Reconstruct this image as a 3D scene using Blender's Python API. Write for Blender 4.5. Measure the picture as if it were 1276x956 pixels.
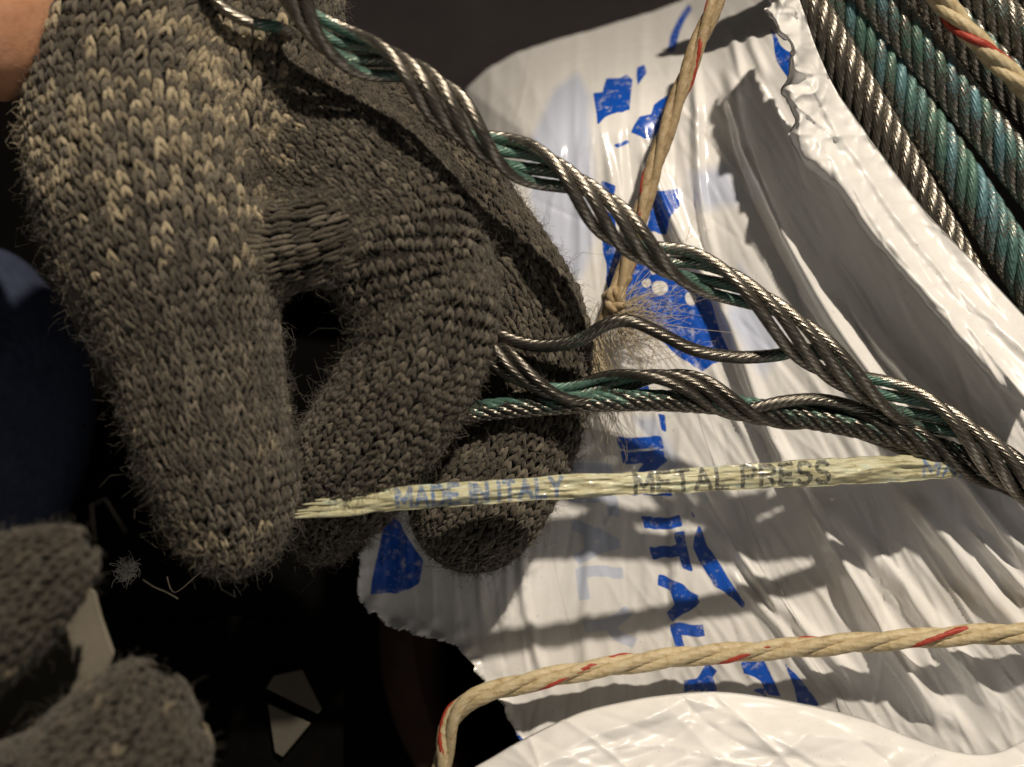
import bpy, math
import numpy as np
rng = np.random.default_rng(7)
scene = bpy.context.scene
for o in list(bpy.data.objects): bpy.data.objects.remove(o, do_unlink=True)

# ------------------------------------------------------------------ camera, world, lamp, exposure
S = 0.000125                      # one working unit (about a photo pixel at the film's height) in metres
CX, CY, D = 638.0, 478.0, 1753.0  # optical axis and camera height above the film, in working units
cam_d = bpy.data.cameras.new('camera'); cam = bpy.data.objects.new('camera', cam_d)
scene.collection.objects.link(cam); scene.camera = cam
cam.location = (0, 0, D*S); cam_d.sensor_width = 36; cam_d.lens = 18*D/638.0
cam_d.clip_start = 0.005; cam_d.clip_end = 20
cam_d.dof.use_dof = True; cam_d.dof.focus_distance = (D-130)*S; cam_d.dof.aperture_fstop = 15.0

world = bpy.data.worlds.new('World'); scene.world = world; world.use_nodes = True
world.node_tree.nodes['Background'].inputs[0].default_value = (1.0, 0.93, 0.86, 1)
world.node_tree.nodes['Background'].inputs[1].default_value = 0.06

key_d = bpy.data.lights.new('work_lamp', 'SPOT'); key = bpy.data.objects.new('work_lamp', key_d)
scene.collection.objects.link(key)
key_d.energy = 53; key_d.color = (1.0, 0.875, 0.715); key_d.shadow_soft_size = 0.016
key_d.spot_size = math.radians(40); key_d.spot_blend = 0.4
from mathutils import Vector
kp = Vector((0.40, 1.02, 1.05))*0.72
key.location = kp
key.rotation_euler = (Vector((0.01, 0.0, 0)) - kp).to_track_quat('-Z', 'Y').to_euler()

fill_d = bpy.data.lights.new('fill_light', 'AREA'); fill = bpy.data.objects.new('fill_light', fill_d)  # area fill added to lighten the shadows, not a lamp of the place
scene.collection.objects.link(fill)
fill_d.energy = 0.62; fill_d.size = 0.30; fill_d.color = (1.0, 0.90, 0.80)
fill.location = (0.30, -0.55, 0.48)
fill.rotation_euler = (Vector((-0.02, 0.0, 0))-fill.location).to_track_quat('-Z', 'Y').to_euler()

vs = scene.view_settings
vs.view_transform = 'Standard'; vs.look = 'None'; vs.exposure = 0.0; vs.gamma = 1.0
scene.render.engine = 'CYCLES'

# ------------------------------------------------------------------ helpers
def W(a):
    """photo position + height above the film -> point in the place (working units)"""
    a = np.asarray(a, float); k = (D-a[..., 2])/D
    return np.stack([(a[..., 0]-CX)*k, -(a[..., 1]-CY)*k, a[..., 2]], -1)

def hash2(ix, iy, seed):
    n = (ix.astype(np.int64)*374761393 + iy.astype(np.int64)*668265263 + int(seed)*974711) & 0x7fffffff
    n = ((n ^ (n >> 13))*1274126177) & 0x7fffffff
    return ((n ^ (n >> 16)) & 0xffff)/65535.0*2-1
def vnoise(x, y, seed=0):
    x = np.asarray(x, float); y = np.asarray(y, float)
    ix = np.floor(x); iy = np.floor(y); fx = x-ix; fy = y-iy
    fx = fx*fx*fx*(fx*(fx*6-15)+10); fy = fy*fy*fy*(fy*(fy*6-15)+10)
    a = hash2(ix, iy, seed); b = hash2(ix+1, iy, seed); c = hash2(ix, iy+1, seed); d = hash2(ix+1, iy+1, seed)
    return (a*(1-fx)+b*fx)*(1-fy)+(c*(1-fx)+d*fx)*fy
def sstep(a, b, x):
    t = np.clip((x-a)/(b-a), 0, 1); return t*t*(3-2*t)

def spline(pts, step):
    """Catmull-Rom through pts (any number of columns), resampled at even arc length"""
    p = np.asarray(pts, float)
    q = np.vstack([2*p[0]-p[1], p, 2*p[-1]-p[-2]]); out = []
    t = np.linspace(0, 1, 24, endpoint=False)[:, None]
    for i in range(len(p)-1):
        a, b, c, d = q[i:i+4]
        out.append(0.5*((2*b)+(-a+c)*t+(2*a-5*b+4*c-d)*t**2+(-a+3*b-3*c+d)*t**3))
    out = np.vstack(out+[p[-1:]])
    L = np.concatenate([[0], np.cumsum(np.linalg.norm(np.diff(out[:, :3], axis=0), axis=1))])
    n = max(3, int(L[-1]/step)+1); s = np.linspace(0, L[-1], n)
    return np.stack([np.interp(s, L, out[:, k]) for k in range(out.shape[1])], 1), s
def wspline(pts, step):
    p = np.asarray(pts, float); k = (D-p[:, 2])/D
    q = p.copy(); q[:, :3] = W(p[:, :3])
    if p.shape[1] > 3: q[:, 3] = p[:, 3]*k
    return spline(q, step)
def unit(v): return v/np.maximum(np.linalg.norm(v, axis=-1, keepdims=True), 1e-9)
def tangents(C): return unit(np.gradient(C, axis=0))
def frames_up(C):
    T = tangents(C); B = unit(np.cross(T, np.array([0, 0, 1.0]))); N = np.cross(B, T); return T, N, B
def frames_pt(C):
    T = tangents(C); N = np.zeros_like(T)
    a = np.array([0, 0, 1.0]) if abs(T[0, 2]) < 0.9 else np.array([1.0, 0, 0])
    n = a-T[0]*a.dot(T[0]); N[0] = n/np.linalg.norm(n)
    for i in range(1, len(C)):
        n = N[i-1]-T[i]*N[i-1].dot(T[i]); N[i] = n/np.linalg.norm(n)
    return T, N, np.cross(N, T)*-1

def grid_faces(n, m, wrap):
    i = np.arange(n-1)[:, None]; j = np.arange(m if wrap else m-1)[None, :]; j2 = (j+1) % m
    return np.stack([i*m+j, i*m+j2, (i+1)*m+j2, (i+1)*m+j], -1).reshape(-1, 4)

def make_mesh(name, V, F, attrs=None, smooth=True):
    V = np.asarray(V, np.float32)*S
    F = np.asarray(F, np.int32); k = F.shape[1]
    me = bpy.data.meshes.new(name)
    me.vertices.add(len(V)); me.vertices.foreach_set('co', V.ravel())
    me.loops.add(F.size); me.loops.foreach_set('vertex_index', F.ravel())
    me.polygons.add(len(F)); me.polygons.foreach_set('loop_start', np.arange(len(F), dtype=np.int32)*k)
    me.update(calc_edges=True)
    me.polygons.foreach_set('use_smooth', np.full(len(F), smooth))
    for an, arr in (attrs or {}).items():
        arr = np.asarray(arr, np.float32)
        if arr.ndim == 1:
            at = me.attributes.new(an, 'FLOAT', 'POINT'); at.data.foreach_set('value', arr)
        else:
            at = me.attributes.new(an, 'FLOAT_COLOR', 'POINT')
            at.data.foreach_set('color', np.concatenate([arr, np.ones((len(arr), 1), np.float32)], 1).ravel())
    me.update()
    return me
def obj(name, me, mat, parent=None, kind=None):
    o = bpy.data.objects.new(name, me); scene.collection.objects.link(o)
    if mat is not None:
        me.materials.clear(); me.materials.append(mat)
    if parent is not None:
        o.parent = parent; o.matrix_parent_inverse = parent.matrix_world.inverted()
    if kind: o['kind'] = kind
    return o
def tag(o, label, cat, group=None):
    o['label'] = label; o['category'] = cat
    if group: o['group'] = group
    return o
def thing(name, label, cat, at, group=None):
    o = bpy.data.objects.new(name, None); scene.collection.objects.link(o)
    o.empty_display_size = 0.01
    o.location = Vector(W(np.array(at, float))*S)
    bpy.context.view_layer.update()
    return tag(o, label, cat, group)

def sweep(C, rad, sides=12, lobes=0, depth=0.0, twist=0.0, s=None, flat=1.0, frames=None, phase=0.0):
    """tube along C; lobes give the grooves between wires. Returns V, F, outward dirs"""
    n = len(C); rad = np.broadcast_to(np.asarray(rad, float), (n,)).copy()
    T, N, B = frames if frames else frames_pt(C)
    th = np.linspace(0, 2*np.pi, sides, endpoint=False)[None, :]
    if s is None: s = np.concatenate([[0], np.cumsum(np.linalg.norm(np.diff(C, axis=0), axis=1))])
    tw = (twist*s)[:, None]+phase
    r = np.ones((n, sides))
    if lobes: r = 1-depth+depth*np.abs(np.cos(lobes*th/2+0*tw))
    dirs = np.cos(th+tw)[..., None]*N[:, None]*flat+np.sin(th+tw)[..., None]*B[:, None]
    V = C[:, None]+dirs*(rad[:, None]*r)[..., None]
    V = np.concatenate([C[:1, None]+0*V[:1], V, C[-1:, None]+0*V[-1:]])     # closed ends
    dirs = np.concatenate([dirs[:1], dirs, dirs[-1:]])
    return V.reshape(-1, 3), grid_faces(n+2, sides, True), dirs.reshape(-1, 3), n+2

# ------------------------------------------------------------------ materials
def new_mat(name):
    m = bpy.data.materials.new(name); m.use_nodes = True
    nt = m.node_tree; b = nt.nodes['Principled BSDF']; return m, nt, b
def nd(nt, typ, **kw):
    n = nt.nodes.new(typ)
    for k, v in kw.items(): setattr(n, k, v)
    return n
def ramp(nt, src, stops):
    r = nd(nt, 'ShaderNodeValToRGB'); e = r.color_ramp.elements
    while len(e) < len(stops): e.new(0.5)
    for q, (p, c) in zip(e, stops):
        q.position = p; q.color = (*c, 1) if len(c) == 3 else c
    nt.links.new(src, r.inputs[0]); return r.outputs[0]
def noise(nt, scale, detail=4, rough=0.6, vec=None):
    n = nd(nt, 'ShaderNodeTexNoise'); n.inputs['Scale'].default_value = scale
    n.inputs['Detail'].default_value = detail; n.inputs['Roughness'].default_value = rough
    if vec is None:
        vec = nd(nt, 'ShaderNodeNewGeometry').outputs['Position']
    nt.links.new(vec, n.inputs['Vector']); return n.outputs['Fac']
def attr(nt, name):
    a = nd(nt, 'ShaderNodeAttribute'); a.attribute_name = name; return a
def mix(nt, fac, a, b):
    m = nd(nt, 'ShaderNodeMix', data_type='RGBA')
    for i, v in ((0, fac), (6, a), (7, b)):
        if hasattr(v, 'is_linked') or isinstance(v, bpy.types.NodeSocket): nt.links.new(v, m.inputs[i])
        elif isinstance(v, (int, float)): m.inputs[i].default_value = v
        else: m.inputs[i].default_value = (*v, 1)
    return m.outputs[2]
def math_(nt, op, a, b=0.0, c=None, clamp=False):
    m = nd(nt, 'ShaderNodeMath', operation=op, use_clamp=clamp)
    for i, v in enumerate((a, b, c)):
        if v is None: continue
        if isinstance(v, bpy.types.NodeSocket): nt.links.new(v, m.inputs[i])
        else: m.inputs[i].default_value = v
    return m.outputs[0]
def bump(nt, b, h, strength=0.3, dist=0.0002):
    n = nd(nt, 'ShaderNodeBump'); n.inputs['Strength'].default_value = strength
    n.inputs['Distance'].default_value = dist
    nt.links.new(h, n.inputs['Height']); nt.links.new(n.outputs[0], b.inputs['Normal'])

def mat_film(rough=0.26, coat=0.6):
    m, nt, b = new_mat('white_plastic_film')
    ink = math_(nt, 'MULTIPLY_ADD', attr(nt, 'ink').outputs['Fac'], 1.2, 0.5, clamp=True)
    pale = math_(nt, 'MULTIPLY_ADD', attr(nt, 'pale').outputs['Fac'], 0.6, 0.5, clamp=True)
    grime = ramp(nt, noise(nt, 260, 5, .65), [(0.3, (0.84, 0.835, 0.825)), (0.75, (0.77, 0.76, 0.74))])
    specks = ramp(nt, noise(nt, 2600, 2, .5), [(0.735, (0, 0, 0)), (0.76, (1, 1, 1))])
    c = mix(nt, math_(nt, 'MULTIPLY', pale, 0.75), grime, (0.50, 0.57, 0.76))
    rub = ramp(nt, noise(nt, 650, 5, .75), [(0.33, (0.45, 0.45, 0.45)), (0.47, (1, 1, 1))])
    c = mix(nt, math_(nt, 'MULTIPLY', ink, rub), c, (0.006, 0.085, 0.50))
    c = mix(nt, math_(nt, 'MULTIPLY', specks, 0.75), c, (0.12, 0.09, 0.06))
    nt.links.new(c, b.inputs['Base Color'])
    b.inputs['Roughness'].default_value = rough
    b.inputs['Specular IOR Level'].default_value = 0.6
    b.inputs['Coat Weight'].default_value = coat; b.inputs['Coat Roughness'].default_value = 0.09
    bump(nt, b, noise(nt, 420, 3, .5), 0.05, 0.0004)
    return m
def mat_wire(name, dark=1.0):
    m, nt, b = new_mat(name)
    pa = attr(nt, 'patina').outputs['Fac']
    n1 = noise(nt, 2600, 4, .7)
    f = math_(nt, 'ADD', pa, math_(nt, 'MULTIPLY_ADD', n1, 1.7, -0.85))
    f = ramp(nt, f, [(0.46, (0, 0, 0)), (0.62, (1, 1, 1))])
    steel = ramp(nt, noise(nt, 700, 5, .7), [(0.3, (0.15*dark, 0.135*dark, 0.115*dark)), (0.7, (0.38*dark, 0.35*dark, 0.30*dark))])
    t1 = ramp(nt, noise(nt, 1500, 4, .7), [(0.28, (0.02, 0.05, 0.045)), (0.5, (0.075, 0.16, 0.125)), (0.75, (0.15, 0.265, 0.22))])
    t2 = ramp(nt, noise(nt, 1500, 4, .7), [(0.28, (0.03, 0.072, 0.082)), (0.5, (0.10, 0.215, 0.245)), (0.75, (0.19, 0.34, 0.385))])
    teal = mix(nt, attr(nt, 'hue').outputs['Fac'], t1, t2)
    nt.links.new(mix(nt, f, steel, teal), b.inputs['Base Color'])
    nt.links.new(math_(nt, 'MULTIPLY_ADD', f, -0.6, 0.9), b.inputs['Metallic'])
    nt.links.new(math_(nt, 'MULTIPLY_ADD', f, 0.20, 0.27), b.inputs['Roughness'])
    bump(nt, b, noise(nt, 5000, 3, .6), 0.25, 0.0001)
    return m
def mat_simple(name, stops, scale, rough=0.7, spec=0.3, bs=0.0, bscale=None, metal=0.0):
    m, nt, b = new_mat(name)
    nt.links.new(ramp(nt, noise(nt, scale, 6, .65), stops), b.inputs['Base Color'])
    b.inputs['Roughness'].default_value = rough; b.inputs['Specular IOR Level'].default_value = spec
    b.inputs['Metallic'].default_value = metal
    if bs: bump(nt, b, noise(nt, bscale or scale, 5, .6), bs, 0.0004)
    return m
def mat_yarn(name):
    m, nt, b = new_mat(name)
    n = noise(nt, 3500, 3, .7)
    v = ramp(nt, n, [(0.3, (0.55, 0.55, 0.55)), (0.7, (1.35, 1.35, 1.35))])
    mm = nd(nt, 'ShaderNodeMix', data_type='RGBA', blend_type='MULTIPLY'); mm.inputs[0].default_value = 1
    nt.links.new(attr(nt, 'tint').outputs['Color'], mm.inputs[6]); nt.links.new(v, mm.inputs[7])
    nt.links.new(mm.outputs[2], b.inputs['Base Color'])
    b.inputs['Roughness'].default_value = 0.85; b.inputs['Specular IOR Level'].default_value = 0.2
    b.inputs['Sheen Weight'].default_value = 0.25; b.inputs['Sheen Roughness'].default_value = 0.5
    bump(nt, b, noise(nt, 6000, 3, .7), 0.5, 0.0003)
    return m
def mat_tape():
    m, nt, b = new_mat('printed_marker_tape')
    g = nd(nt, 'ShaderNodeNewGeometry').outputs['Position']
    mp = nd(nt, 'ShaderNodeMapping'); nt.links.new(g, mp.inputs[0]); mp.inputs['Scale'].default_value = (0.22, 1, 1)
    c = ramp(nt, noise(nt, 900, 5, .7, mp.outputs[0]), [(0.25, (0.25, 0.21, 0.11)), (0.42, (0.45, 0.42, 0.25)), (0.58, (0.54, 0.54, 0.37)), (0.72, (0.34, 0.50, 0.43))])
    dirt = ramp(nt, noise(nt, 1500, 5, .75, mp.outputs[0]), [(0.55, (0, 0, 0)), (0.66, (1, 1, 1))])
    c = mix(nt, math_(nt, 'MULTIPLY', dirt, 0.7), c, (0.10, 0.07, 0.025))
    worn = ramp(nt, noise(nt, 1700, 5, .8), [(0.40, (0, 0, 0)), (0.56, (1, 1, 1))])
    k1 = math_(nt, 'MULTIPLY_ADD', attr(nt, 'ink_black').outputs['Fac'], 1.0, 0.5, clamp=True)
    k2 = math_(nt, 'MULTIPLY_ADD', attr(nt, 'ink').outputs['Fac'], 1.0, 0.5, clamp=True)
    c = mix(nt, math_(nt, 'MULTIPLY', k1, math_(nt, 'MULTIPLY_ADD', worn, 0.55, 0.42)), c, (0.018, 0.02, 0.02))
    c = mix(nt, math_(nt, 'MULTIPLY', k2, math_(nt, 'MULTIPLY_ADD', worn, 0.60, 0.25)), c, (0.02, 0.10, 0.30))
    nt.links.new(c, b.inputs['Base Color'])
    b.inputs['Roughness'].default_value = 0.38; b.inputs['Coat Weight'].default_value = 0.25
    bump(nt, b, noise(nt, 1300, 5, .7, mp.outputs[0]), 0.5, 0.0004)
    return m
M = {}
M['film'] = mat_film(); M['film_matte'] = mat_film(0.40, 0.10)
M['wire'] = mat_wire('steel_strand', 0.92)
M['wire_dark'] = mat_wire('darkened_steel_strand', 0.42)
M['yarn'] = mat_yarn('marled_yarn')
M['glove_base'] = mat_simple('glove_backing', [(0.3, (0.018, 0.016, 0.014)), (0.7, (0.035, 0.031, 0.026))], 900, .95, .1)
M['skin'] = mat_simple('skin', [(0.3, (0.42, 0.19, 0.10)), (0.5, (0.53, 0.27, 0.155)), (0.7, (0.60, 0.33, 0.20))], 160, .5, .4, .4, 600)
M['tape'] = mat_tape()
M['twine'] = mat_simple('cream_twine', [(0.25, (0.34, 0.25, 0.12)), (0.5, (0.55, 0.45, 0.27)), (0.8, (0.64, 0.56, 0.38))], 700, .45, .4, .3, 2500)
M['twine_red'] = mat_simple('red_twine_ply', [(0.3, (0.30, 0.03, 0.018)), (0.7, (0.46, 0.07, 0.04))], 900, .5, .4, .3, 2500)
M['twine_old'] = mat_simple('dirty_twine', [(0.25, (0.22, 0.15, 0.075)), (0.5, (0.40, 0.30, 0.17)), (0.8, (0.52, 0.43, 0.28))], 700, .5, .4, .3, 2500)
M['fibre'] = mat_simple('pale_fibres', [(0.3, (0.42, 0.34, 0.22)), (0.7, (0.60, 0.52, 0.38))], 900, .5, .4)
M['navy'] = mat_simple('navy_cloth', [(0.3, (0.03, 0.037, 0.066)), (0.7, (0.05, 0.06, 0.10))], 500, .95, .05, .3, 4000)
M['floor'] = mat_simple('dark_floor', [(0.3, (0.0016, 0.0014, 0.0013)), (0.7, (0.004, 0.0035, 0.003))], 30, .95, .05, .2, 300)
M['grey_sheet'] = mat_simple('dark_grey_sheet', [(0.3, (0.018, 0.016, 0.017)), (0.7, (0.030, 0.027, 0.028))], 25, .95, .05, .2, 2500)  # brighter sheen of the floor put into the colour
M['patch'] = mat_simple('grey_floor_patch', [(0.3, (0.07, 0.063, 0.05)), (0.7, (0.10, 0.09, 0.072))], 60, .9, .1, .2, 700)  # tone of lit floor put into the colour
M['patch_light'] = mat_simple('pale_floor_patch', [(0.3, (0.15, 0.135, 0.105)), (0.7, (0.21, 0.19, 0.15))], 60, .9, .1, .2, 700)  # same lit floor, paler to make up for the fingers' shade
M['core'] = mat_simple('dark_brown_card', [(0.3, (0.03, 0.015, 0.011)), (0.7, (0.05, 0.025, 0.018))], 80, .8, .2, .2, 600)
M['black_sheet'] = mat_simple('black_sheet', [(0.3, (0.0018, 0.0016, 0.0014)), (0.7, (0.0035, 0.003, 0.0026))], 200, .95, .03, .2, 2500)
M['lint'] = mat_simple('white_lint', [(0.3, (0.5, 0.48, 0.42)), (0.7, (0.75, 0.73, 0.68))], 1200, .9, .1)

# ------------------------------------------------------------------ lettering (flat print): signed distance to strokes
FONT = {
 'A': (.8, [(0, 0, .4, 1), (.4, 1, .8, 0), (.15, .35, .65, .35)]),
 'D': (.75, [(0, 0, 0, 1), (0, 1, .45, 1), (.45, 1, .75, .75), (.75, .75, .75, .25), (.75, .25, .45, 0), (.45, 0, 0, 0)]),
 'E': (.62, [(0, 0, 0, 1), (0, 1, .62, 1), (0, .5, .52, .5), (0, 0, .62, 0)]),
 'I': (.0, [(0, 0, 0, 1)]),
 'L': (.6, [(0, 0, 0, 1), (0, 0, .6, 0)]),
 'M': (.9, [(0, 0, 0, 1), (0, 1, .45, .25), (.45, .25, .9, 1), (.9, 1, .9, 0)]),
 'N': (.75, [(0, 0, 0, 1), (0, 1, .75, 0), (.75, 0, .75, 1)]),
 'P': (.65, [(0, 0, 0, 1), (0, 1, .5, 1), (.5, 1, .65, .85), (.65, .85, .65, .6), (.65, .6, .5, .47), (.5, .47, 0, .47)]),
 'R': (.7, [(0, 0, 0, 1), (0, 1, .5, 1), (.5, 1, .66, .85), (.66, .85, .66, .63), (.66, .63, .5, .5), (.5, .5, 0, .5), (.38, .5, .7, 0)]),
 'S': (.65, [(.62, .85, .48, 1), (.48, 1, .15, 1), (.15, 1, .02, .85), (.02, .85, .02, .68), (.02, .68, .15, .55), (.15, .55, .5, .46), (.5, .46, .63, .33), (.63, .33, .63, .15), (.63, .15, .5, 0), (.5, 0, .15, 0), (.15, 0, .0, .15)]),
 'T': (.7, [(.35, 0, .35, 1), (0, 1, .7, 1)]),
 'Y': (.75, [(0, 1, .375, .45), (.75, 1, .375, .45), (.375, .45, .375, 0)]),
}
def seg_dist(X, Y, a, b, c, d):
    ex, ey = c-a, d-b; t = np.clip(((X-a)*ex+(Y-b)*ey)/(ex*ex+ey*ey+1e-9), 0, 1)
    return np.hypot(X-a-t*ex, Y-b-t*ey)
def text_field(X, Y, text, height, width, half):
    """X, Y: position from the text's lower left corner; returns signed distance (positive in ink)"""
    adv, strokes = 0.0, []
    for ch in text:
        if ch == ' ': adv += .45; continue
        w, st = FONT[ch]
        strokes += [(adv+a, b, adv+c, d) for a, b, c, d in st]; adv += w+.33
    k = width/(adv-.33); f = np.full(X.shape, -1e3)
    for a, b, c, d in strokes:
        ax, ay, ex, ey = a*k, b*height, (c-a)*k, (d-b)*height; l = math.hypot(ex, ey); ex /= l; ey /= l
        al = (X-ax)*ex+(Y-ay)*ey; pe = np.abs(-(X-ax)*ey+(Y-ay)*ex)
        f = np.maximum(f, np.minimum(half-pe, np.minimum(al+half*.6, l+half*.6-al)))
    return f
def poly_field(X, Y, pts):
    p = np.asarray(pts, float); q = np.roll(p, -1, 0); d = np.full(X.shape, 1e9); ins = np.zeros(X.shape, bool)
    for (a, b), (c, e) in zip(p, q):
        d = np.minimum(d, seg_dist(X, Y, a, b, c, e))
        cr = ((b > Y) != (e > Y))
        with np.errstate(divide='ignore', invalid='ignore'):
            ins ^= cr & (X < (c-a)*(Y-b)/(e-b+1e-12)+a)
    return np.where(ins, d, -d)

# ------------------------------------------------------------------ floor and dark surroundings
def plate(name, poly, z, th, mat, parent=None, n=1):
    """flat piece with thickness cut to an outline, rounded a little"""
    import bmesh
    bm = bmesh.new()
    vs_ = [bm.verts.new(W(np.array([x, y, z]))*S) for x, y in poly]
    f = bm.faces.new(vs_); f.normal_update()
    if f.normal.z < 0: f.normal_flip()
    r = bmesh.ops.extrude_face_region(bm, geom=[f])
    for v in [g for g in r['geom'] if isinstance(g, bmesh.types.BMVert)]: v.co.z -= th*S
    bmesh.ops.recalc_face_normals(bm, faces=bm.faces)
    bmesh.ops.bevel(bm, geom=bm.edges[:], offset=min(th*.25, 2)*S, segments=1, affect='EDGES')
    me = bpy.data.meshes.new(name); bm.to_mesh(me); bm.free()
    return obj(name, me, mat, parent)

g = 41
X, Y = np.meshgrid(np.linspace(-9000, 9000, g), np.linspace(-9000, 9000, g))
V = np.stack([X, Y, np.full_like(X, -640.0)], -1).reshape(-1, 3)
obj('floor', make_mesh('floor', V, grid_faces(g, g, False)[:, ::-1]), M['floor'], kind='structure')

# dark grey cloth added for the brighter, lit floor behind the top of the package
X, Y = np.meshgrid(np.linspace(380, 1150, 80), np.linspace(-420, 260, 70))
Z = -430+14*vnoise(X/120, Y/90, 3)+20*vnoise(X/300+Y/200, Y/400, 4)
V = W(np.stack([X, Y, Z], -1)).reshape(-1, 3)
cl = obj('lit_floor_sheet', make_mesh('lit_floor_sheet', V, grid_faces(70, 80, False)[:, ::-1]), M['grey_sheet'])
sm = cl.modifiers.new('thickness', 'SOLIDIFY'); sm.thickness = 8*S; sm.offset = -1
tag(cl, 'dark grey cloth standing in for brighter floor behind the top of the white package', 'sheet')

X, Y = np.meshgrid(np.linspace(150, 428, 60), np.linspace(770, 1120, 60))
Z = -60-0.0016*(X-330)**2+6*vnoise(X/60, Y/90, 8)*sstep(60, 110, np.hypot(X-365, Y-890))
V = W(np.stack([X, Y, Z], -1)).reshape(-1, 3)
bc = obj('black_sheet', make_mesh('black_sheet', V, grid_faces(60, 60, False)[:, ::-1]), M['black_sheet'])  # added sheet, carries the small pale pieces clear of the hand's shadow
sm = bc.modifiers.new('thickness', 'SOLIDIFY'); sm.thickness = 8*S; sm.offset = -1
tag(bc, 'black cloth added in the dark below the fingertips to hold up two pale pieces', 'sheet')

tag(plate('floor_patch', [(-60, 770), (60, 700), (118, 738), (126, 770), (142, 815), (128, 850), (60, 925), (-60, 960)], 372, 8, M['patch_light']),  # added piece for floor that shows lit through the gap
    'pale grey scrap standing in for lit floor between the two blurred glove fingers', 'patch')
tag(plate('floor_patch', [(331, 858), (340, 842), (376, 834), (401, 884), (396, 890)], -50, 5, M['patch']),  # two added pieces for lit floor amid the dark
    'upper of two small pale pieces standing in for lit floor, on the black cloth', 'patch')
tag(plate('floor_patch', [(333, 876), (387, 902), (352, 944), (342, 938)], -50, 5, M['patch']),
    'lower of two small pale pieces standing in for lit floor, on the black cloth, pointed at the bottom', 'patch')

# dark brown round core of the coil, under the torn film
C, _ = spline(W(np.array([[770, 790, -70], [770, 790, -300], [770, 790, -600]], float)), 60)
n_ = 72; th = np.linspace(0, 2*np.pi, n_, endpoint=False)
rings = []
for r, z in ((300, -640), (352, -640), (352, -180), (348, -172), (305, -172), (300, -180), (300, -640)):
    c = W(np.array([790, 790, z], float)); rings.append(np.stack([c[0]+np.cos(th)*r, c[1]+np.sin(th)*r, np.full(n_, z)], -1))
V = np.concatenate(rings); core = obj('core_tube', make_mesh('core_tube', V, grid_faces(len(rings), n_, True)), M['core'])
tag(core, 'dark brown round core tube inside the package below the torn film edge', 'tube')

# ------------------------------------------------------------------ the white plastic wrap
wrap = thing('plastic_wrap', 'torn white plastic film with blue printing wrapped around the coil of wire rope', 'plastic film', (850, 600, 0))
SHEET = [(552, 150), (575, 105), (600, 82), (640, 58), (700, 38), (780, 15), (850, -5), (900, -40),
         (990, -40), (1000, 20), (1018, 90), (1034, 140), (1070, 205), (1130, 290), (1200, 370), (1330, 500),
         (1330, 1000), (600, 1000), (640, 962), (655, 930), (630, 885), (612, 862), (600, 845), (575, 815), (560, 800), (545, 797),
         (520, 790), (480, 780), (455, 757), (443, 735), (450, 690), (480, 640), (520, 560), (540, 400), (548, 250)]
RIDGES = [  # path, height, half width
 ([(800, 180), (850, 300), (895, 370), (930, 460), (960, 540), (1005, 625), (1080, 745), (1142, 855), (1180, 915)], 17, 9),
 ([(862, 40), (868, 130), (872, 240), (895, 350)], 9, 6),
 ([(905, 60), (925, 170), (960, 260), (1020, 380), (1090, 480), (1180, 590)], 12, 10),
 ([(930, 180), (985, 300), (1060, 420), (1150, 540), (1300, 720)], 14, 12),
 ([(1000, 300), (1080, 410), (1180, 530), (1300, 660)], 10, 8),
 ([(1000, 600), (1060, 660), (1180, 800), (1250, 900)], 9, 12),
 ([(1120, 600), (1200, 700), (1310, 830)], 12, 12),
 ([(1190, 640), (1310, 770)], 8, 5),
 ([(880, 640), (960, 740), (1080, 860)], 6, 8),
 ([(900, 700), (985, 800), (1055, 890)], 7, 6),
 ([(840, 560), (905, 660), (985, 790)], 6, 5),
 ([(1040, 690), (1100, 800), (1220, 930)], 7, 9),
 ([(905, 0), (915, 60), (935, 130)], 9, 5),
 ([(925, 0), (938, 60), (960, 110)], 9, 6),
 ([(755, 170), (765, 260), (760, 350)], 5, 6),
 ([(730, 620), (735, 700), (728, 790), (740, 870)], 4, 8),
 ([(655, 640), (650, 720), (665, 800), (690, 880)], 5, 6),
 ([(600, 680), (598, 740), (612, 800)], 5, 6),
]
def poly_dist(X, Y, pts):
    d = np.full(X.shape, 1e9)
    for (a, b), (c, e) in zip(pts[:-1], pts[1:]): d = np.minimum(d, seg_dist(X, Y, a, b, c, e))
    return d
TOPEDGE = [(552, 150), (575, 105), (600, 82), (640, 58), (700, 38), (780, 15), (850, -5), (900, -40)]
def slope(X, Y):
    q = np.clip((X-905)*0.80-(Y-560)*0.60-0*X, -40, 700); b = np.clip((X-(835+0.17*(Y-150))), 0, None)
    return 0.36*np.minimum(b*0.85, 420)*sstep(960, 620, Y)+0.12*np.minimum(b, 420)*sstep(620, 960, Y)
crng = np.random.default_rng(21)
CREASES = []
for _ in range(430):                              # short sharp creases that follow the pull of the film
    if crng.random() < 0.68:
        x, y = crng.uniform(850, 1310), crng.uniform(-20, 980); a = math.radians(crng.normal(59, 6)); l = crng.gamma(3, 60)
    else:
        x, y = crng.uniform(470, 860), crng.uniform(20, 960); a = math.radians(crng.normal(88, 8)); l = crng.gamma(3, 28)
    CREASES.append((x, y, a, l, crng.uniform(0.7, 3.0)*crng.choice([1, 1, -1]), crng.uniform(1.2, 3.6), crng.normal(0, .0007)))
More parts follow.
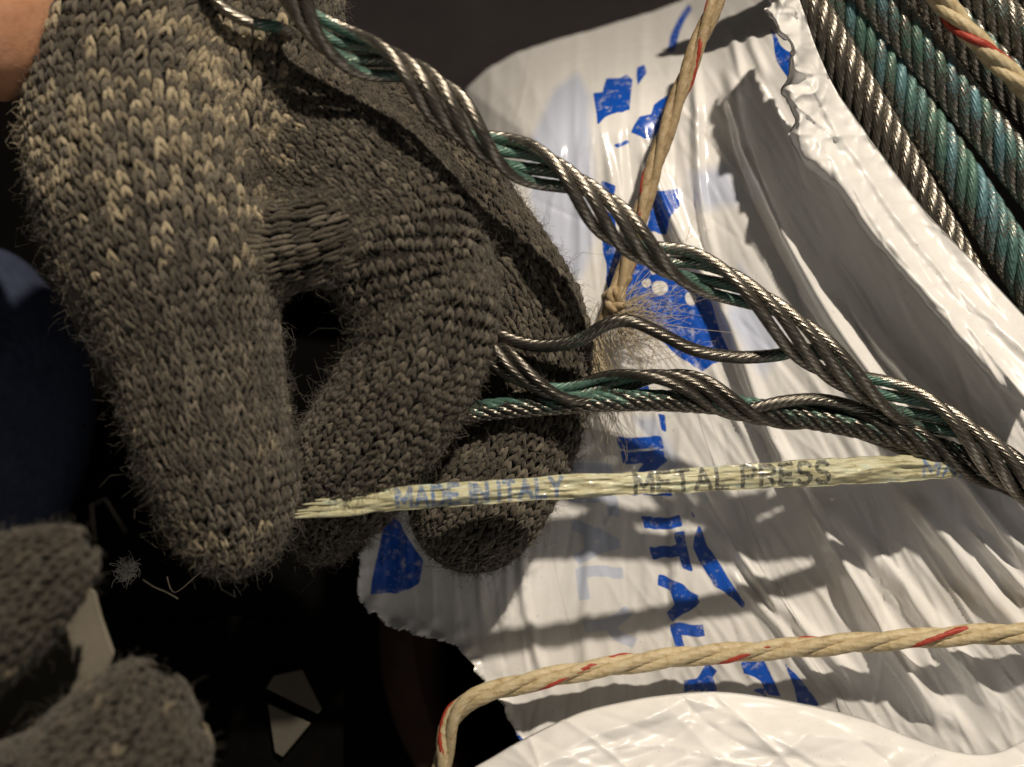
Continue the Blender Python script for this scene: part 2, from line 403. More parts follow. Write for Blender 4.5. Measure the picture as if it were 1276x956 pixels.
def sheet_z(X, Y):
    rightness = sstep(-70, 70, (X-(835+0.17*(Y-150))))
    v = 0.87*X-0.5*Y; u = 0.5*X+0.87*Y
    v = v+14*vnoise(u/260, v/160, 20)
    zr = 3.2*vnoise(u/700, v/40, 11)+1.3*(1-2*np.abs(vnoise(u/620, v/24, 12)))+0.75*vnoise(u/520, v/8, 13)+0.25*vnoise(u/300, v/4, 19)
    bend = X+10*np.sin((Y-400)/170.0)+12*vnoise(Y/170, X/130, 21)
    zl = (2.0*(1-2*np.abs(vnoise(bend/27, Y/330, 14)))+0.9*vnoise(bend/11, Y/220, 15)+0.22*vnoise(bend/5, Y/120, 16))*(1+0.8*sstep(330, 100, Y))
    z = zl*(1-rightness)+zr*rightness+6*vnoise(X/150, Y/150, 17)
    z += 0.35*vnoise(X/30, Y/30, 18)
    z = z+slope(X, Y)
    for x, y, a, l, h, w, cv in CREASES:
        dx, dy = X-x, Y-y; al = dx*math.cos(a)+dy*math.sin(a); pe = -dx*math.sin(a)+dy*math.cos(a)-cv*al*al
        z += h*np.exp(-np.abs(pe)/w)*np.clip(1-(al/l)**2, 0, 1)*(np.abs(pe) < 40)
    for pts, h, w in RIDGES:
        p, _ = spline(np.array([(a, b, 0) for a, b in pts], float), 40)
        d = poly_dist(X, Y, p[:, :2].tolist())
        ends = sstep(0, 60, np.minimum(np.hypot(X-pts[0][0], Y-pts[0][1]), np.hypot(X-pts[-1][0], Y-pts[-1][1])))
        z += 1.35*h*np.exp(-np.abs(d/w)**2.6)*ends
    d = poly_dist(X, Y, TOPEDGE)
    z -= 420*np.clip(1-d/150, 0, 1)**2.2+60*np.clip(1-d/330, 0, 1)**1.5
    # left flank under the fingers falls away a little
    z -= 40*sstep(620, 470, X)
    return z
st = 2.6
gx = np.arange(436, 1332, st); gy = np.arange(-40, 1002, st)
X, Y = np.meshgrid(gx, gy)
Z = sheet_z(X, Y)
edge = poly_field(X+3.0*vnoise(X/9, Y/9, 31)+5*vnoise(X/28, Y/28, 32), Y+3.0*vnoise(X/9, Y/9, 33), SHEET)
# torn rim lifts and crinkles
low = sstep(640, 720, Y)*sstep(700, 640, X)
Z = Z+low*np.exp(-np.clip(edge, 0, 99)/14)*(8+9*vnoise(X/16, Y/16, 35))
ink = np.full(X.shape, -1e3); pale = ink.copy()
wx = X+3.0*vnoise(Y/34, X/40, 41)+1.2*vnoise(X/12, Y/18, 42); wy = Y+2.2*vnoise(X/16, Y/80, 43)+0.8*vnoise(X/6, Y/50, 44)
for pts in [
 [(869, 652), (883, 680), (929, 750), (927, 757), (901, 736), (889, 729), (864, 683), (866, 673)],
 [(857, 634), (864, 645), (860, 647)],
 [(922, 824), (950, 820), (973, 870), (957, 866), (947, 850), (926, 838)],
 [(862, 854), (876, 852), (887, 840), (893, 861), (864, 863)],
 [(933, 862), (950, 859), (955, 869)], [(976, 820), (983, 831), (1022, 882), (993, 878)],
 [(738, 116), (751, 114), (757, 98), (781, 95), (791, 100), (784, 138), (774, 140), (767, 138), (753, 145), (745, 155)],
 [(786, 166), (795, 148), (812, 141), (815, 128), (833, 117), (833, 138), (815, 169), (802, 174)],
 [(829, 66), (836, 45), (857, 3), (862, 10), (848, 41), (838, 66)], [(795, 83), (802, 79), (807, 90), (798, 107)],
 [(766, 178), (784, 176), (784, 181), (768, 183)],
 [(808, 241), (845, 235), (848, 257), (838, 269), (829, 293), (806, 287)],
 [(748, 225), (766, 232), (764, 250), (751, 246)], [(752, 262), (768, 268), (770, 335), (758, 357), (752, 320)],
 [(795, 328), (846, 352), (877, 366), (903, 433), (872, 460), (853, 448), (836, 431), (802, 390), (777, 372), (781, 345)],
 [(756, 296), (786, 312), (850, 350), (882, 366), (908, 438), (874, 464), (838, 440), (798, 396), (768, 380), (752, 350)],
 [(770, 486), (808, 479), (813, 493), (770, 495)], [(820, 517), (829, 517), (833, 538), (826, 536)],
 [(480, 640), (500, 655), (525, 700), (520, 728), (495, 741), (460, 741), (474, 680)],
 [(640, 905), (652, 918), (660, 930), (640, 940)],
 [(958, 30), (972, 55), (990, 70), (996, 110), (984, 100), (968, 75)]]:
    ink = np.maximum(ink, poly_field(wx, wy, pts))
for cx_, cy_, r in ((822, 358, 9), (806, 352, 6), (860, 372, 8), (815, 338, 4)):      # white dots in the blue panel
    ink = np.minimum(ink, np.hypot(wx-cx_, wy-cy_)-r)
xl = np.interp(wy, [540, 560, 632, 665, 720, 770, 800, 880], [772, 776, 796, 808, 824, 838, 845, 858])
xh = np.interp(wy, [540, 560, 632, 665, 720, 770, 800, 880], [48, 48, 40, 38, 36, 32, 34, 38])
band = text_field(wy-552, (wx-xl)*44/xh, 'IN ITALY', 44, 322, 7.5)
ink = np.maximum(ink, band)
pale = np.maximum(pale, text_field(wy-585, (wx-(708+0.14*(wy-600))), 'ITALY', 50, 215, 7))
pale = np.maximum(pale, 0.15*poly_field(wx, wy, [(655, 190), (690, 112), (718, 90), (735, 120), (742, 300), (720, 350), (690, 330), (660, 250)]))
pale = np.maximum(pale, 0.15*poly_field(wx, wy, [(790, 520), (815, 520), (880, 620), (840, 600)]))
pale = np.maximum(pale, 0.1*poly_field(wx, wy, [(920, 330), (980, 420), (950, 470), (905, 395)]))
pale = np.maximum(pale, 0.1*poly_field(wx, wy, [(860, 215), (905, 205), (925, 250), (880, 260)]))
ny, nx = X.shape
gy_, gx_ = np.gradient(edge, st); near = (edge > 0) & (edge < 3.2)      # pull the rim onto the torn outline
gl_ = np.maximum(np.hypot(gx_, gy_), .3); mv = np.clip(edge/gl_, 0, 3.2)*near
V = W(np.stack([X-gx_/gl_*mv, Y-gy_/gl_*mv, Z], -1)).reshape(-1, 3); F = grid_faces(ny, nx, False)[:, ::-1]
keep = (edge.ravel() > 0)[F].all(1); F = F[keep]
used = np.unique(F); remap = np.full(len(V), -1); remap[used] = np.arange(len(used))
film = obj('film_sheet', make_mesh('film_sheet', V[used], remap[F], {'ink': ink.ravel()[used], 'pale': pale.ravel()[used]}), M['film'], wrap)
def thick(o, t):
    sm = o.modifiers.new('thickness', 'SOLIDIFY'); sm.thickness = t*S; sm.offset = -1; sm.use_rim_only = True
thick(film, 1.3)

def strip(name, Lp, Rp, zfun, n, m, parent, ed=None, mat='film_matte'):
    """film strip between two edges; zfun(t, w) gives its height"""
    Lc, _ = spline(np.array([(a, b, 0) for a, b in Lp], float), 3.0); Rc, _ = spline(np.array([(a, b, 0) for a, b in Rp], float), 3.0)
    t = np.linspace(0, 1, n); w = np.linspace(0, 1, m)
    li = np.stack([np.interp(t, np.linspace(0, 1, len(Lc)), Lc[:, k]) for k in (0, 1)], 1)
    ri = np.stack([np.interp(t, np.linspace(0, 1, len(Rc)), Rc[:, k]) for k in (0, 1)], 1)
    XY = li[:, None]*(1-w)[None, :, None]+ri[:, None]*w[None, :, None]
    Tt, Ww = np.meshgrid(t, w, indexing='ij')
    if ed is not None: XY = XY+ed(Tt, Ww)
    Z = zfun(XY[..., 0], XY[..., 1], Tt, Ww)
    V = W(np.concatenate([XY, Z[..., None]], -1)).reshape(-1, 3)
    o = obj(name, make_mesh(name, V, grid_faces(n, m, False), {'ink': np.full(n*m, -99.), 'pale': np.full(n*m, -99.)}), M[mat], parent)
    thick(o, 1.1); return o
def creases(n, seed, box, ang, spread, l, h, w):
    r_ = np.random.default_rng(seed)
    return [(r_.uniform(*box[0]), r_.uniform(*box[1]), math.radians(r_.normal(ang, spread)), r_.gamma(3, l/3), r_.uniform(*h)*r_.choice([1, 1, -1]), r_.uniform(*w), r_.normal(0, .0016)) for _ in range(n)]
def press(X, Y, cs):
    z = np.zeros_like(X)
    for x, y, a, l, h, w, cv in cs:
        dx, dy = X-x, Y-y; al = dx*math.cos(a)+dy*math.sin(a); pe = -dx*math.sin(a)+dy*math.cos(a)-cv*al*al
        z += h*np.exp(-np.abs(pe)/w)*np.clip(1-(al/l)**2, 0, 1)*(np.abs(pe) < 60)
    return z
FOLD_CREASES = creases(44, 5, ((600, 1300), (860, 1000)), 22, 22, 200, (1.5, 5.0), (2.5, 9))
FLAP_CREASES = creases(90, 6, ((970, 1300), (0, 540)), 53, 9, 130, (1.0, 4.0), (2, 7))+creases(40, 8, ((960, 1060), (-20, 170)), 70, 50, 30, (2, 6), (1.5, 4))
def flap_z(X, Y, t, w):
    v = 0.80*X-0.60*Y; u = 0.60*X+0.80*Y
    z = slope(X, Y)*0.9+100-60*w**1.15+10*np.sin(np.pi*w)*np.sin(5*t+1)-26*np.exp(-w*14)
    z += 6*(1-2*np.abs(vnoise(u/300, v/30, 51)))+2.0*vnoise(u/160, v/12, 52)+8*np.exp(-((w-0.64-0.08*np.sin(t*7))/0.10)**2)*sstep(.15, .3, t)
    z += 4*(1-2*np.abs(vnoise(u/90, v/13, 66)))*sstep(.5, .75, t)*(1-w)+press(X, Y, FLAP_CREASES)
    z += (15*(1-2*np.abs(vnoise(X/24, Y/26, 53)))+6*vnoise(X/9, Y/10, 54))*np.exp(-t*4.5)+0.5*vnoise(X/14, Y/14, 55)
    z += 3*vnoise(u/50, v/60, 56)*np.exp(-w*7)
    return z
def flap_edge(t, w):
    a = np.stack([7*vnoise(t*60, t*0, 57)+3*vnoise(t*170, t*0, 58), 5*vnoise(t*70, t*0+3, 59)], -1)
    return a*(np.exp(-w*9)*(0.12+np.exp(-t*5)))[..., None]
strip('torn_flap', [(957, -30), (955, 10), (968, 38), (986, 62), (983, 95), (976, 118), (992, 148), (984, 168), (1000, 200), (1040, 235), (1075, 285), (1120, 338), (1170, 398), (1230, 466), (1310, 545)],
      [(985, -30), (1002, 20), (1016, 60), (1038, 108), (1060, 140), (1100, 195), (1150, 260), (1200, 313), (1250, 366), (1310, 432)], flap_z, 330, 44, wrap, flap_edge)
def fold_z(X, Y, t, w):
    z = 46+44*np.sqrt(np.clip(w*1.6, 0, 1))+20*sstep(.1, .5, t)*w
    v = 0.35*X+0.94*Y+16*vnoise(X/90, Y/70, 60)
    z += (15*(1-2*np.abs(vnoise(X/260+v/200, v/60, 61)))+4*vnoise(X/120+3, v/26, 62)+5.0*(1-2*np.abs(vnoise(X/80+v/50, v/70, 64)))+0.4*vnoise(X/20, Y/16, 63))*np.clip(w*3+.15, 0, 1)+press(X, Y, FOLD_CREASES)
    return z
strip('folded_edge', [(560, 985), (585, 960), (615, 942), (650, 922), (720, 889), (780, 874), (830, 866), (890, 862), (950, 868), (1020, 881), (1080, 897), (1130, 917), (1180, 934), (1225, 940), (1262, 930), (1310, 900)],
      [(560, 1060), (600, 1060), (700, 1060), (800, 1060), (900, 1060), (1000, 1060), (1100, 1060), (1200, 1060), (1310, 1060)], fold_z, 300, 60, wrap)

def mat_clear():
    m, nt, b = new_mat('clear_stretch_film')
    out = nt.nodes['Material Output']
    tr_ = nd(nt, 'ShaderNodeBsdfTransparent'); gl = nd(nt, 'ShaderNodeBsdfGlossy'); gl.inputs['Roughness'].default_value = 0.10
    fr = nd(nt, 'ShaderNodeFresnel'); fr.inputs['IOR'].default_value = 1.5
    mx = nd(nt, 'ShaderNodeMixShader'); nt.links.new(fr.outputs[0], mx.inputs[0]); nt.links.new(tr_.outputs[0], mx.inputs[1]); nt.links.new(gl.outputs[0], mx.inputs[2])
    nt.links.new(mx.outputs[0], out.inputs[0]); return m
M['clear'] = mat_clear()
def clear_z(X, Y, t, w):
    return slope(X, Y)+15+9*np.sin(np.pi*w)+3.0*vnoise((X-0.3*Y)/46, Y/260, 71)+1.0*vnoise((X-0.3*Y)/16, Y/160, 72)
o = strip('clear_film', [(668, 500), (680, 600), (690, 700), (715, 800), (745, 905)], [(868, 480), (915, 600), (955, 700), (1010, 800), (1070, 905)], clear_z, 200, 130, wrap, None, 'clear')

# ------------------------------------------------------------------ coil of wire rope seen through the tear
coil = thing('wire_rope_coil', 'coil of grey and green stained wire rope exposed through the torn film', 'wire rope', (1180, 150, -20))
PAT = [0.0, 0.70, 0.62, 0.58, 0.45, 0.45, 0.3]
RUNS = [(1003, 60, -34, -36), (1048, 56, -50, -32), (1096, 50.5, -24, -26), (1160, 47, -36, -38), (1226, 45, -28, -34), (1300, 44, -40, -46), (1376, 43, -50, -56)]
for i, (x0, ang, za, zb) in enumerate(RUNS):     # where the run crosses the top of the view, its slope, its height at both ends
    pts = []
    for q in (-160, -40, 90, 220, 360, 520, 700, 900):
        a = math.radians(ang); bow = -((q-200)/100.0)**2*0.5
        x = x0+math.cos(a)*q+math.sin(a)*bow; y = math.sin(a)*q-math.cos(a)*bow; lift = 30+0.05*max(q, 0)
        w_ = float(sstep(0, 330, q)); pts.append((x, y, za*(1-w_)+zb*w_+lift+6))
    C, s = wspline(pts, 5.0)
    sel = (C[:, 0] > 180) & (C[:, 0] < 980) & (C[:, 1] > -330) & (C[:, 1] < 620)
    C = C[sel]; s = s[sel]-s[sel][0]
    if len(C) < 6: continue
    T, N, B = frames_up(C)
    Vc, Fc, _, nn = sweep(C, 14.0, 16)
    turn = obj('rope_turn', make_mesh('rope_turn', Vc, Fc, {'patina': np.zeros(len(Vc))}), M['wire_dark'], coil)
    for k in range(8):
        ph = 2*np.pi*(s/178.0+k/8.0+i*0.37)
        R = 20.0
        e = np.cos(ph)[:, None]*N+np.sin(ph)[:, None]*B
        Ck = C+e*R
        V, F, dd, nn = sweep(Ck, 7.0, 48, 12, 0.135, -2*np.pi/115.0)
        phv = np.repeat(np.concatenate([ph[:1], ph, ph[-1:]]), 48)
        sv = np.repeat(np.concatenate([s[:1], s, s[-1:]]), 48)
        side = np.sin(phv)                                # +1 on the lower left flank
        pat = PAT[i]+0.16*vnoise(sv/40+k*7, side*1.5, 70+i)+0.10*vnoise(sv*0+k*3.7+0.5, i+0.5+np.floor(sv/106), 75)-0.42*np.clip(side-(0.45 if i == 1 else 0.25), 0, 1)-0.5*np.clip(-side-0.45, 0, 1)*(i > 1)
        if PAT[i] == 0: pat = pat*0.0+0.12*vnoise(sv/60+k*3, side, 80+i)
        hue = np.clip(0.5+0.9*vnoise(np.floor(sv/178+k/8.0+i*0.37+0.25)*3.3+k*1.7+0.4, sv*0+i*2.3+0.4, 76), 0, 1)
        obj('strand', make_mesh('strand', V, F, {'patina': pat, 'hue': hue}), M['wire'], turn)

# ------------------------------------------------------------------ the unlaid end of rope
rope = thing('unlaid_wire_rope', 'unlaid end of wire rope fanning out into grey strands with green stained inner sides', 'wire rope', (1276, 600, 120))
def bundle(path, gaps, present, R, r, mat, pitch_default=255.0, name='strand', rmod=None):
    C, s = wspline(path, 3.2)
    T, N, B = frames_up(C)
    gp = W(np.array(gaps, float))
    gs = np.array(sorted(s[np.argmin(np.linalg.norm((C-g_)[:, :2], axis=1))] for g_ in gp))
    ks = np.arange(len(gs))*1.0
    ks = np.concatenate([[ks[0]-(gs[0]+60)/pitch_default], ks, [ks[-1]+(s[-1]-gs[-1]+60)/pitch_default]])
    gs = np.concatenate([[-60], gs, [s[-1]+60]])
    turns = np.interp(s, gs, ks)
    for k in present:
        ph = 2*np.pi*(turns+k/6.0)
        e = np.cos(ph)[:, None]*N+np.sin(ph)[:, None]*B
        Ck = C+e*(R+0.8*np.sin(s/70+k*2))[:, None]+0.7*np.sin(s/45+k*3)[:, None]*B
        V, F, dd, nn = sweep(Ck, r, 48, 12, 0.135, -2*np.pi/115.0)
        ee = np.repeat(np.concatenate([e[:1], e, e[-1:]]), 48, axis=0)
        inner = -(dd*ee).sum(1)
        sv = np.repeat(np.concatenate([s[:1], s, s[-1:]]), 48)
        pat = 0.66*sstep(0.2, 0.8, inner)+0.22*vnoise(sv/34+k*5, inner, 90+k)-0.02
        obj(name, make_mesh(name, V, F, {'patina': pat}), mat, rope)
main_path = [(352, -60, 330), (385, 5, 318), (430, 55, 305), (515, 105, 290), (600, 165, 272), (690, 225, 255), (790, 292, 236), (880, 345, 220), (960, 398, 205),
             (1040, 452, 190), (1110, 492, 176), (1200, 548, 160), (1300, 612, 145), (1400, 670, 135), (1560, 760, 120)]
bundle(main_path, [(440, 62, 303), (648, 195, 262), (862, 335, 222), (1132, 505, 172)], (1.6, 2.5, 3.4, 4.3), 18.0, 6.8, M['wire'])
three = [(560, 405, 175), (600, 430, 180), (650, 458, 190), (710, 482, 195), (780, 482, 190), (860, 484, 182), (940, 508, 175), (1030, 520, 165), (1120, 540, 152), (1220, 580, 140), (1300, 622, 132), (1420, 690, 125), (1560, 770, 115)]
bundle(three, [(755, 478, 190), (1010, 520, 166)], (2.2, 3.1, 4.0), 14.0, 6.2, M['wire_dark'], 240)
def single(path, r, pat, mat, name='strand', lobes=8):
    C, s = wspline(path, 3.0)
    V, F, dd, nn = sweep(C, r, 48, 12, 0.135, -2*np.pi/115.0)
    sv = np.repeat(np.concatenate([s[:1], s, s[-1:]]), 48)/s[-1]
    return obj(name, make_mesh(name, V, F, {'patina': np.interp(sv, [p[0] for p in pat], [p[1] for p in pat])}), mat, rope)
single([(570, 385, 170), (600, 402, 180), (625, 419, 190), (672, 431, 195), (720, 424, 200), (755, 405, 205), (785, 400, 205), (820, 414, 202), (865, 436, 198), (915, 445, 194), (965, 443, 190), (1005, 436, 186), (1050, 450, 176)],
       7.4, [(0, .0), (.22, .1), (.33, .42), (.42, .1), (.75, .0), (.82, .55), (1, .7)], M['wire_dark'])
single([(225, -60, 300), (262, -10, 295), (285, 14, 290), (310, 27, 284), (335, 32, 276), (352, 36, 255), (372, 50, 215)], 6.6, [(0, 0), (.5, .05), (.6, .65), (.7, .8), (.75, .1), (1, 0)], M['wire'])
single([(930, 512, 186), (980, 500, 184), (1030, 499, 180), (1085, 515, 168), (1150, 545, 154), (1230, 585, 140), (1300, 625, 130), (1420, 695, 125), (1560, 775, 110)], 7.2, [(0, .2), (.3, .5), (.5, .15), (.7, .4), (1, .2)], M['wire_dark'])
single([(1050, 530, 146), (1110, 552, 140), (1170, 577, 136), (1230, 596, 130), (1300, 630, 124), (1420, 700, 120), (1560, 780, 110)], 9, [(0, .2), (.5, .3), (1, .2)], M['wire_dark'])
# the core: a small rope of seven strands
C, s = wspline([(545, 518, 168), (590, 513, 176), (650, 507, 182), (720, 502, 184), (790, 499, 183), (860, 501, 180), (930, 508, 176), (1010, 522, 170), (1090, 538, 162), (1180, 562, 150), (1300, 612, 134), (1420, 680, 126), (1560, 765, 112)], 3.0)
T, N, B = frames_up(C)
V, F, dd, nn = sweep(C, 6.0, 12)
rc = obj('rope_core', make_mesh('rope_core', V, F, {'patina': np.full(len(V), .3)}), M['wire_dark'], rope)
for k in range(8):
    ph = 2*np.pi*(s/118.0+k/8.0)
    e = np.cos(ph)[:, None]*N+np.sin(ph)[:, None]*B
    V, F, dd, nn = sweep(C+e*8.6, 4.1, 20, 5, 0.22, -2*np.pi/60.0)
    sv = np.repeat(np.concatenate([s[:1], s, s[-1:]]), 20); pv = np.repeat(np.concatenate([ph[:1], ph, ph[-1:]]), 20)
    up = -np.sin(pv)
    pat = 0.40+0.28*up+0.3*vnoise(sv/22+k*9, pv*0+k, 110)-0.20*sstep(300, 520, sv)
    obj('core_strand', make_mesh('core_strand', V, F, {'patina': pat}), M['wire_dark'], rc)

# ------------------------------------------------------------------ marker tape
tape = thing('marker_tape', 'flattened cream marker tape printed MADE IN ITALY and METAL PRESS, pinched by the gloved fingertips', 'tape', (800, 602, 190))
path = [(436, 630, 228), (460, 626, 228), (500, 621, 228), (600, 614, 222), (700, 607, 212), (800, 602, 200), (900, 596, 188), (1000, 590, 176), (1100, 585, 162), (1190, 582, 148), (1250, 590, 132), (1290, 606, 122)]
C, s = wspline(path, 1.5)
T, N, B = frames_up(C)
px = C[:, 0]/((D-C[:, 2])/D)+CX
hw = np.interp(px, [390, 430, 480, 560, 640, 720, 800, 900, 1010, 1120, 1180, 1240, 1290], [9.5, 13, 15, 15.5, 14.5, 15.5, 14.5, 16.5, 18, 17.5, 15, 10, 9])*0.85
mm_ = 33; w = np.linspace(-1, 1, mm_)
roll = 0.12*np.sin(s/130)+0.07*np.sin(s/47+1)
arch = 5.5+1.5*np.sin(s/60)
Xs, Ws = np.meshgrid(px, w, indexing='ij'); Ss, _ = np.meshgrid(s, w, indexing='ij')
off = Ws*hw[:, None]
hgt = arch[:, None]*(1-Ws**2)+2.2*vnoise(Ss/45, Ws*3.2, 120)+1.1*vnoise(Ss/14, Ws*5, 121)+np.sin(roll)[:, None]*off
edgew = 0.8*vnoise(Ss/12, Ws*0+1, 122)*np.abs(Ws)
V = C[:, None]+B[:, None]*(off+edgew*np.sign(Ws))[..., None]+N[:, None]*hgt[..., None]
ytxt = -off
k1 = text_field(Xs-791, ytxt+10.5+0*Xs, 'METAL PRESS', 22, 240, 2.6)
k2 = text_field(Xs-495, ytxt+9.5, 'MADE IN ITALY', 20, 205, 2.5)
k2 = np.maximum(k2, text_field(Xs-1150, ytxt+9.5, 'MADE', 18, 78, 2.0))
top = V.reshape(-1, 3); bot = (V-N[:, None]*1.6).reshape(-1, 3); nV = len(top)
Fg = grid_faces(len(C), mm_, False)
n0 = len(C)
rim = []
for j in (0, mm_-1):
    a = np.arange(n0-1)*mm_+j; q = np.stack([a, a+mm_, a+mm_+nV, a+nV], 1); rim.append(q if j == 0 else q[:, ::-1])
for i in (0, n0-1):
    a = i*mm_+np.arange(mm_-1); q = np.stack([a, a+1, a+1+nV, a+nV], 1); rim.append(q[:, ::-1] if i == 0 else q)
Fall = np.concatenate([Fg[:, ::-1]]+[Fg+nV]+rim)
z99 = np.full(nV, -99.)
obj('printed_band', make_mesh('printed_band', np.concatenate([top, bot]), Fall, {'ink_black': np.concatenate([k1.ravel(), z99]), 'ink': np.concatenate([k2.ravel(), z99])}), M['tape'], tape)
for j, (dy, y2, x2, wd) in enumerate([(-9, 624, 392, 3.4), (-6, 629, 377, 2.8), (-2, 633, 384, 3.0), (1.5, 637, 370, 2.8), (5, 641, 366, 3.0), (8.5, 645, 367, 3.6), (-11, 618, 420, 2.2)]):
    C, s = wspline([(474, 624+dy*1.15, 229.5), (440, 629+dy*1.2, 230+j%3), ((440+x2)/2, 633+dy*1.0, 230+2*(j%2)), (x2+10, y2-1, 230), (x2, y2, 228+j)], 3)
    V, F, dd, nn = sweep(C, np.interp(s/s[-1], [0, .25, .6, 1], [wd*.5, wd, wd, wd*.3]), 10, flat=0.45, frames=frames_up(C))
    obj('split_end', make_mesh('split_end', V, F, {'ink': np.full(len(V), -99.), 'ink_black': np.full(len(V), -99.)}), M['tape'], tape)

# ------------------------------------------------------------------ twines
def twine(label, path, r, mats, at, pitch=215, red_r=0.34, group=None, red_at=0.62):
    t = thing('twine', label, 'twine', at, group)
    C, s = wspline(path, 3.0); T, N, B = frames_up(C)
    for k in range(3):
        ph = -2*np.pi*(s/pitch+k/3.0)
        e = np.cos(ph)[:, None]*N+np.sin(ph)[:, None]*B
        V, F, dd, nn = sweep(C+e*r*0.44*(1+0.05*np.sin(s/31+k))[:, None], r*0.56*(1+0.05*np.sin(s/23+2*k)), 24, 7, 0.10, 2*np.pi/130)
        obj('ply', make_mesh('ply', V, F), mats[0], t)
    ph = -2*np.pi*(s/pitch+red_at)
    e = np.cos(ph)[:, None]*N+np.sin(ph)[:, None]*B
    V, F, dd, nn = sweep(C+e*(r*0.68+r*0.10*np.sin(s/19+1)+r*0.06*np.sin(s/7))[:, None], r*red_r*(0.9+0.15*np.sin(s/37)), 16, 5, 0.12, 2*np.pi/130)
    obj('red_ply', make_mesh('red_ply', V, F), mats[1], t)
    return t
twine('cream twine with a red ply stretched over the film along the bottom', [(546, 1010, -10), (552, 950, 14), (560, 905, 30), (580, 876, 42), (612, 862, 50), (680, 845, 56), (760, 831, 56), (860, 818, 60), (960, 810, 68), (1080, 800, 84), (1200, 792, 100), (1310, 788, 114), (1520, 782, 124)],
      13.2, (M['twine'], M['twine_red']), (800, 825, 45), 215, 0.30)
tw2 = twine('dirty cream twine running down to a frayed knot on the blue print', [(905, -40, 66), (890, 5, 64), (862, 75, 58), (835, 150, 54), (812, 220, 54), (792, 290, 54), (776, 345, 52), (764, 380, 50)],
            11.5, (M['twine_old'], M['twine_red']), (835, 150, 54), 230, 0.30)
twine('thick cream twine with a red ply lying across the wire rope coil', [(1040, -170, 66), (1120, -60, 64), (1165, -8, 62), (1205, 38, 60), (1245, 80, 60), (1320, 150, 60), (1460, 290, 66)], 14.0, (M['twine'], M['twine_red']), (1205, 38, 40), 150, 0.38, None, 0.12)
kt = np.linspace(0, 2*np.pi*2.6, 30)
kp_ = [(765+(8+3*math.sin(1.9*a))*math.cos(a)+2*math.cos(.7*a), 374+(10+3*math.cos(2.3*a))*math.sin(a), 58+9*math.sin(1.37*a+.5)) for a in kt]
C, s = wspline([(784, 345, 50), (775, 358, 56)]+kp_+[(752, 392, 54), (747, 412, 46)], 2.0)
V, F, dd, nn = sweep(C, 5.5+1.2*np.sin(s/9), 16, 6, 0.12, 0.06); obj('knot', make_mesh('knot', V, F), M['twine_old'], tw2)
def fibres(name, starts, dirs, lens, rad, mat, parent, curl=0.5, seg=6):
    n = len(starts); t = np.linspace(0, 1, seg)
    d = unit(dirs); a = unit(np.cross(d, rng.normal(size=(n, 3)))); b = np.cross(d, a)
    P = starts[:, None]+d[:, None]*(t[None, :, None]*lens[:, None, None])
    ph = rng.uniform(0, 6.28, n)[:, None]; fr = rng.uniform(1.0, 5.0, n)[:, None]
    amp = (curl*lens*rng.uniform(.1, .5, n))[:, None]
    P = P+a[:, None]*(amp*(np.sin(fr*t+ph)-np.sin(ph))*1.0)[..., None]+b[:, None]*(amp*(np.cos(fr*t*1.3+ph)-np.cos(ph)))[..., None]
    Tn = unit(np.gradient(P, axis=1)); A = unit(np.cross(Tn, b[:, None]+0.01)); Bn = np.cross(Tn, A)
    th = np.array([0, 2.0944, 4.18879]); rr = (rad*(1-0.6*t))[None, :, None, None]
    V = P[:, :, None]+rr*(np.cos(th)[None, None, :, None]*A[:, :, None]+np.sin(th)[None, None, :, None]*Bn[:, :, None])
    F = grid_faces(seg, 3, True)[None]+(np.arange(n)*seg*3)[:, None, None]
    return V.reshape(-1, 3), F.reshape(-1, 4)
n = 260
clump = rng.integers(0, 9, n); ca = rng.normal(-0.45, 0.55, 9); cs = rng.normal(0, 7, (9, 2))
st_ = W(np.stack([764+cs[clump, 0]+rng.normal(0, 2, n), 392+cs[clump, 1]+rng.normal(0, 2, n), rng.uniform(40, 60, n)], -1))
ang = ca[clump]+rng.normal(0, 0.16, n); dirs = np.stack([np.cos(ang), np.sin(ang), rng.normal(-.05, .10, n)], -1)
V, F = fibres('f', st_, dirs, rng.gamma(3, 17, n), 0.55, None, None, 0.75, 9)
obj('frayed_fibres', make_mesh('frayed_fibres', V, F), M['fibre'], tw2, 'stuff')
n = 110
st_ = W(np.stack([rng.normal(742, 6, n), rng.normal(430, 20, n), rng.uniform(30, 60, n)], -1))
ang = rng.normal(-1.5, 0.16, n); dirs = np.stack([np.cos(ang), np.sin(ang), rng.normal(-.1, .08, n)], -1)
V, F = fibres('f', st_, dirs, rng.uniform(50, 130, n), 0.6, None, None, 0.35, 8)
obj('frayed_fibres', make_mesh('frayed_fibres', V, F), M['fibre'], tw2, 'stuff')

# ------------------------------------------------------------------ knitted gloves
class Chain:
    def __init__(self, pts, wale=15.0, course=13.0, pale=0.0, rib=False):
        q, _ = wspline(pts, 16.0); self.C = q[:, :3]; self.r = q[:, 3]
        self.wale, self.course, self.pale, self.rib = wale, course, pale, rib
    def sdf(self, P):
        A = self.C[:-1]; E = np.diff(self.C, axis=0); ee = (E**2).sum(1); d = np.full(len(P), 1e9)
        for a, e, l, r0, r1 in zip(A, E, ee, self.r[:-1], self.r[1:]):
            q = P-a; t = np.clip(q@e/l, 0, 1)
            d = np.minimum(d, np.linalg.norm(q-t[:, None]*e, axis=1)-(r0+t*(r1-r0)))
        return d
def union(chains, P, k=8.0):
    d = np.stack([c.sdf(P) for c in chains]); m = d.min(0)
    return m-k*np.log(np.exp(-(d-m)/k).sum(0))
def grad(chains, P, h=1.5):
    f = union(chains, P); g_ = np.stack([union(chains, P+np.eye(3)[i]*h)-f for i in range(3)], 1)
    return f, unit(g_)
